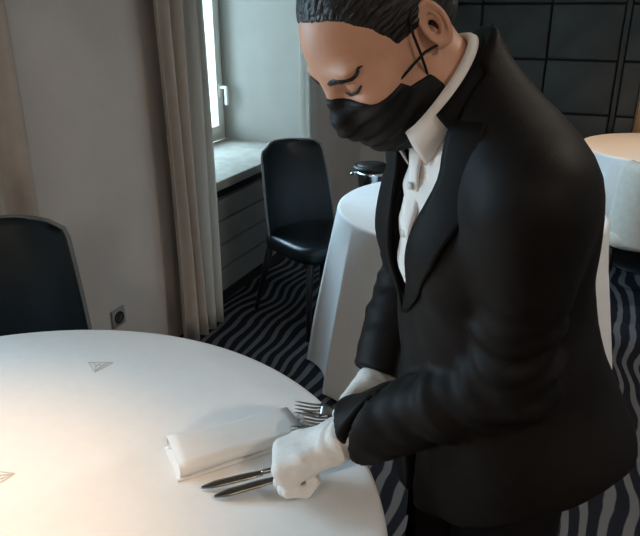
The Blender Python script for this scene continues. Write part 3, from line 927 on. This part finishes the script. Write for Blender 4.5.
def shirt_off(P):
    # the shirt fills the open front and lies flat under the jacket elsewhere
    d, w, q = torso(P); z = P[:, 2]
    inside = np.minimum(np.minimum(gap_near(z) - q, q - gap_far(z)), w - .02)
    return (-.020 - .5 * np.clip(z - 1.38, 0, .03) + .016 * np.clip(inside / .012 + .3, 0, 1)).astype(f32)
def shirt_f(P):
    d, w, q = torso(P, shirt_off(P))
    d = smin(d, bust(P, shirt_off(P)), .05)
    z = P[:, 2]
    d = d + .0022 * np.sin(55 * z + 30 * q + 3 * np.sin(24 * z)) + .0015 * np.sin(80 * q - 20 * z)
    d = smax(d, 1.00 - z, .005)
    d = smax(d, (P - C0) @ CN - .004, .005)
    d = smax(d, -cone(P, from_head((-.02, 0, -.03)), NECK, .048, .050), .006)
    return d
shirt = pobj('shirt', shirt_f, (.08, .70, .83), (.50, 1.10, 1.52), .006, 'shirt')
shirt['label'] = 'white shirt with a turned-down collar'

def front_pt(q, z, off, f):
    """point on the front of field f at lateral q and height z, lifted by off"""
    cx, cy = ctr(z)
    lo, hi = .0, .30
    base = V3(cx, cy, z) + LF * q
    for _ in range(24):
        mid = (lo + hi) / 2
        if f((base + FW * mid)[None])[0] < 0: lo = mid
        else: hi = mid
    p = base + FW * lo
    g = grad(f, p[None], .004)[0]; g = g / np.linalg.norm(g)
    return p + g * off

def plain_front(P):
    d, w, q = torso(P); return smin(d, bust(P), .05)
# lapels lie on the jacket fronts
for s in (1, -1):
    rows = []
    for i in range(22):
        z = 1.125 + (1.425 - 1.125) * i / 21
        hw = float(gap_near(z) if s > 0 else gap_far(z))
        wl = .058 * min(1, (z - 1.115) / .12) if z < 1.34 else .058 * (1 - max(0, z - 1.355) / .16)
        wl = max(wl, .003)
        if 1.335 < z < 1.352: wl *= .72          # notch
        rows.append([front_pt(hw + s * wl * t - s * .003 * (1 - t), z, .007 - .004 * t, plain_front) - POFF for t in (0, .15, .4, .7, .9, 1.0)])
    grid_mesh('lapel', rows, 'lapel', jacket, thick=.005)
# shirt placket with buttons
def shirt_front(P):
    d, w, q = torso(P, -.004); return smin(d, bust(P, -.004), .05)
rows = []
for i in range(24):
    z = 1.15 + .28 * i / 23
    rows.append([front_pt(.012 + (z - 1.40) * .10 + .016 * t + .004 * math.sin(z * 50), z, .0045 - .003 * abs(t) + .003 * math.sin(z * 70 + t), shirt_front) - POFF for t in (-1, -.5, 0, .5, 1)])
grid_mesh('placket', rows, 'shirt', shirt, thick=.003)
for z in (1.195, 1.26, 1.33, 1.40):
    p = front_pt(.013 + (z - 1.40) * .10, z, .007, shirt_front)
    lathe('button', [(0, -.001), (.0055, -.001), (.0055, .001), (0, .0012)], 'button', shirt, 12,
          matrix=Matrix.Translation(Vector(p - POFF)) @ Vector(FW).to_track_quat('Z', 'Y').to_matrix().to_4x4())

# collars: rings round the neck, open at the throat
def collar(name, m, parent, c0, r_in, levels, open_deg, point, thick):
    rows = []
    n = 49
    for i in range(n):
        ph = math.radians(open_deg + (360 - 2 * open_deg) * i / (n - 1))
        front = max(0, math.cos(ph))
        row = []
        for (dr, dz, fp) in levels:
            rr = r_in + dr
            p = c0 + (CF * math.cos(ph) * rr * 1.30 + CL * math.sin(ph) * rr) + CN * (dz - point * fp * front ** 2) + CF * (fp * point * .25 * front ** 2)
            row.append(p - POFF)
        rows.append(row)
    return grid_mesh(name, rows, m, parent, thick=thick)
collar('shirt_collar', 'shirt', shirt, C0, .056, [(.006, -.026, 0), (.001, .004, 0), (.001, .014, .1), (.004, .018, .2), (.008, .012, .6), (.013, -.008, 1.0)], 20, .030, .0025)
collar('jacket_collar', 'lapel', jacket, C0, .064, [(.002, -.020, 0), (.000, .002, 0), (.003, .006, 0), (.007, .002, 0), (.012, -.014, .1), (.014, -.030, .2)], 58, .01, .004)

# --- trousers and shoes
def trousers_f(P):
    d = None
    for s in (1, -1):
        hip = V3(.290, .950, .86) + LF * (.085 * s); kn = V3(.290, .955, .48) + LF * (.085 * s) + FW * .03; an = V3(.350, .965, .07) + LF * (.085 * s)
        e = smin(cone(P, hip, kn, .090, .068), cone(P, kn, an, .070, .062), .03)
        d = e if d is None else smin(d, e, .02)
    d = smin(d, ell(P, (.305, .945, .93), (.115, .145, .10)), .05)
    d = d + .002 * np.sin(30 * P[:, 2] + 25 * P[:, 1])
    return smax(d, .035 - P[:, 2], .005)
pobj('trousers', trousers_f, (.18, .70, .02), (.58, 1.22, 1.06), .010, 'trousers')
for s in (1, -1):
    a0 = V3(.350, .965, 0) + LF * (.085 * s)
    def shoe_f(P):
        q = P - a0; w = q @ FW; l = q @ LF; z = P[:, 2]
        L = np.stack([w, l, z], 1)
        d = smin(ell(L, (.03, 0, .030), (.125, .042, .034)), ell(L, (-.04, 0, .045), (.055, .037, .05)), .03)
        return smax(d, .002 - z, .004)
    pobj('shoe', shoe_f, a0 - V3(.20, .20, 0.005), a0 + V3(.20, .20, .12), .006, 'shoe')

# --- gloved hands
def build_glove(name, W, d, l, palm, fingers, thumb, cuff_axis, label, sc=1.0, rest_z=None, loose=True):
    d = d / np.linalg.norm(d); l = l - d * (l @ d); l = l / np.linalg.norm(l)
    palm = palm - d * (palm @ d) - l * (palm @ l); palm = palm / np.linalg.norm(palm)
    offs = (-.031, -.010, .011, .031); lens = ((.042, .027, .022), (.046, .030, .023), (.043, .028, .022), (.035, .022, .019))
    def joints(W):
        chains = []
        for k in range(4):
            p = W + d * ((.088 - .004 * abs(k - 1)) * sc) + l * (offs[k] * sc)
            pts = [p]; ang = 0
            spread = (k - 1.5) * .05
            for j in range(3):
                ang += math.radians(fingers[k][j])
                dv = (d * math.cos(ang) + palm * math.sin(ang)) + l * spread * math.cos(ang)
                p = p + dv * (lens[k][j] * sc); pts.append(p)
            chains.append(pts)
        tp = [W + (d * .022 - l * .026 + palm * .010) * sc]
        for (a, b, c, L) in thumb:
            v = d * a - l * b + palm * c; v = v / np.linalg.norm(v); tp.append(tp[-1] + v * (L * sc))
        return chains, tp
    chains, tp = joints(W)
    if rest_z is not None:
        low = min(min(float(p[2]) for c in chains for p in c), min(float(p[2]) for p in tp)) - .0095 * sc
        W = W + V3(0, 0, rest_z - low); chains, tp = joints(W)
    def f(P):
        R = (P - W) / sc; x, y, z = R @ d, R @ l, R @ palm
        # palm: rounded slab
        q = np.stack([np.abs(x - .048) - .040, np.abs(y) - (.019 + .10 * np.clip(x, 0, .08)), np.abs(z - .006) - .005], 1)
        dd = np.linalg.norm(np.maximum(q, 0), axis=1) + np.minimum(q.max(1), 0) - .0150
        dd = dd * sc
        for k, pts in enumerate(chains):
            r = (.0098, .0100, .0096, .0088)[k] * sc
            ch = cone(P, pts[0] - d * (.02 * sc), pts[1], r * 1.08, r)
            ch = smin(ch, cone(P, pts[1], pts[2], r, r * .93), .004); ch = smin(ch, cone(P, pts[2], pts[3], r * .93, r * .78), .004)
            dd = smin(dd, ch, .011)
        th = cone(P, tp[0], tp[1], .016 * sc, .0125 * sc)
        for j in range(1, len(tp) - 1): th = smin(th, cone(P, tp[j], tp[j + 1], (.0118 - .001 * j) * sc, (.0105 - .001 * j) * sc), .005)
        dd = smin(dd, th, .012)
        # wrist and loose cuff
        ca = cuff_axis / np.linalg.norm(cuff_axis)
        wr = cone(P, W + d * .015, W + ca * .06, .025 * sc, .025 * sc)
        dd = smin(dd, wr, .02)
        s = (P - W) @ ca
        dd = dd + .0011 * np.sin(s * 300 + 3 * np.sin(80 * y)) * np.clip((s + .035) / .03, 0, 1) + .0008 * np.sin(130 * x + 90 * y)
        if not loose: return dd
        roll = np.sqrt((np.linalg.norm(np.cross(P - W, ca), axis=1) - .028 * sc) ** 2 + (s - .014) ** 2) - .0038
        dd = smin(dd, roll, .006)
        return dd
    allp = np.array([p for c in chains for p in c] + tp + [W + cuff_axis / np.linalg.norm(cuff_axis) * .06])
    lo, hi = allp.min(0) - .045, allp.max(0) + .045
    g = pobj(name, f, lo, hi, .0026, 'glove'); g['label'] = label
    return chains, tp

# her left hand rests on the cloth with curled fingers
HANDW = V3(.038, .910, .880)
gl, glt = build_glove('glove', HANDW, V3(-.90, -.06, -.36), V3(.0, -.99, .10), V3(-.2, .2, -1), 
    [(58, 80, 50), (62, 84, 50), (66, 84, 50), (70, 84, 50)], [(.75, .45, .5, .042), (.9, .05, .45, .032), (.95, -.15, .25, .026)], EL_L - WR_L, 'white cotton glove on the hand resting on the cloth', 1.24, TOP + .001, False)
# her right hand hangs palm to the camera round the fork handles
gr, grt = build_glove('glove', V3(.116, 1.064, .908), V3(-.38, -.08, -.92), V3(.92, -.05, -.38), V3(0, -1, 0),
    [(50, 70, 50), (55, 72, 50), (58, 74, 50), (60, 76, 50)], [(.8, .5, .6, .04), (.6, .3, .9, .030), (.3, -.3, .9, .024)], EL_R - WR_R, 'white cotton glove on the hand gripping the forks', 1.1)

# --- cutlery held in the gloves
fork((-.050, 1.066, .838), (.150, 1.022, .842), 'fork held highest in the glove, tines pointing left', math.radians(42))
fork((-.036, 1.060, .820), (.160, 1.016, .832), 'middle fork of the bunch in the glove, tines pointing left', math.radians(30))
fork((-.058, 1.030, .806), (.145, 1.016, .818), 'fork held lowest in the bunch just above the napkin', math.radians(48))
knife((-.212, .922, .764), (.005, .940, .812), 'steel knife under the fingers, nearest the napkin')
knife((-.186, .900, .763), (.015, .925, .812), 'steel knife under the fingers, nearest the table edge')
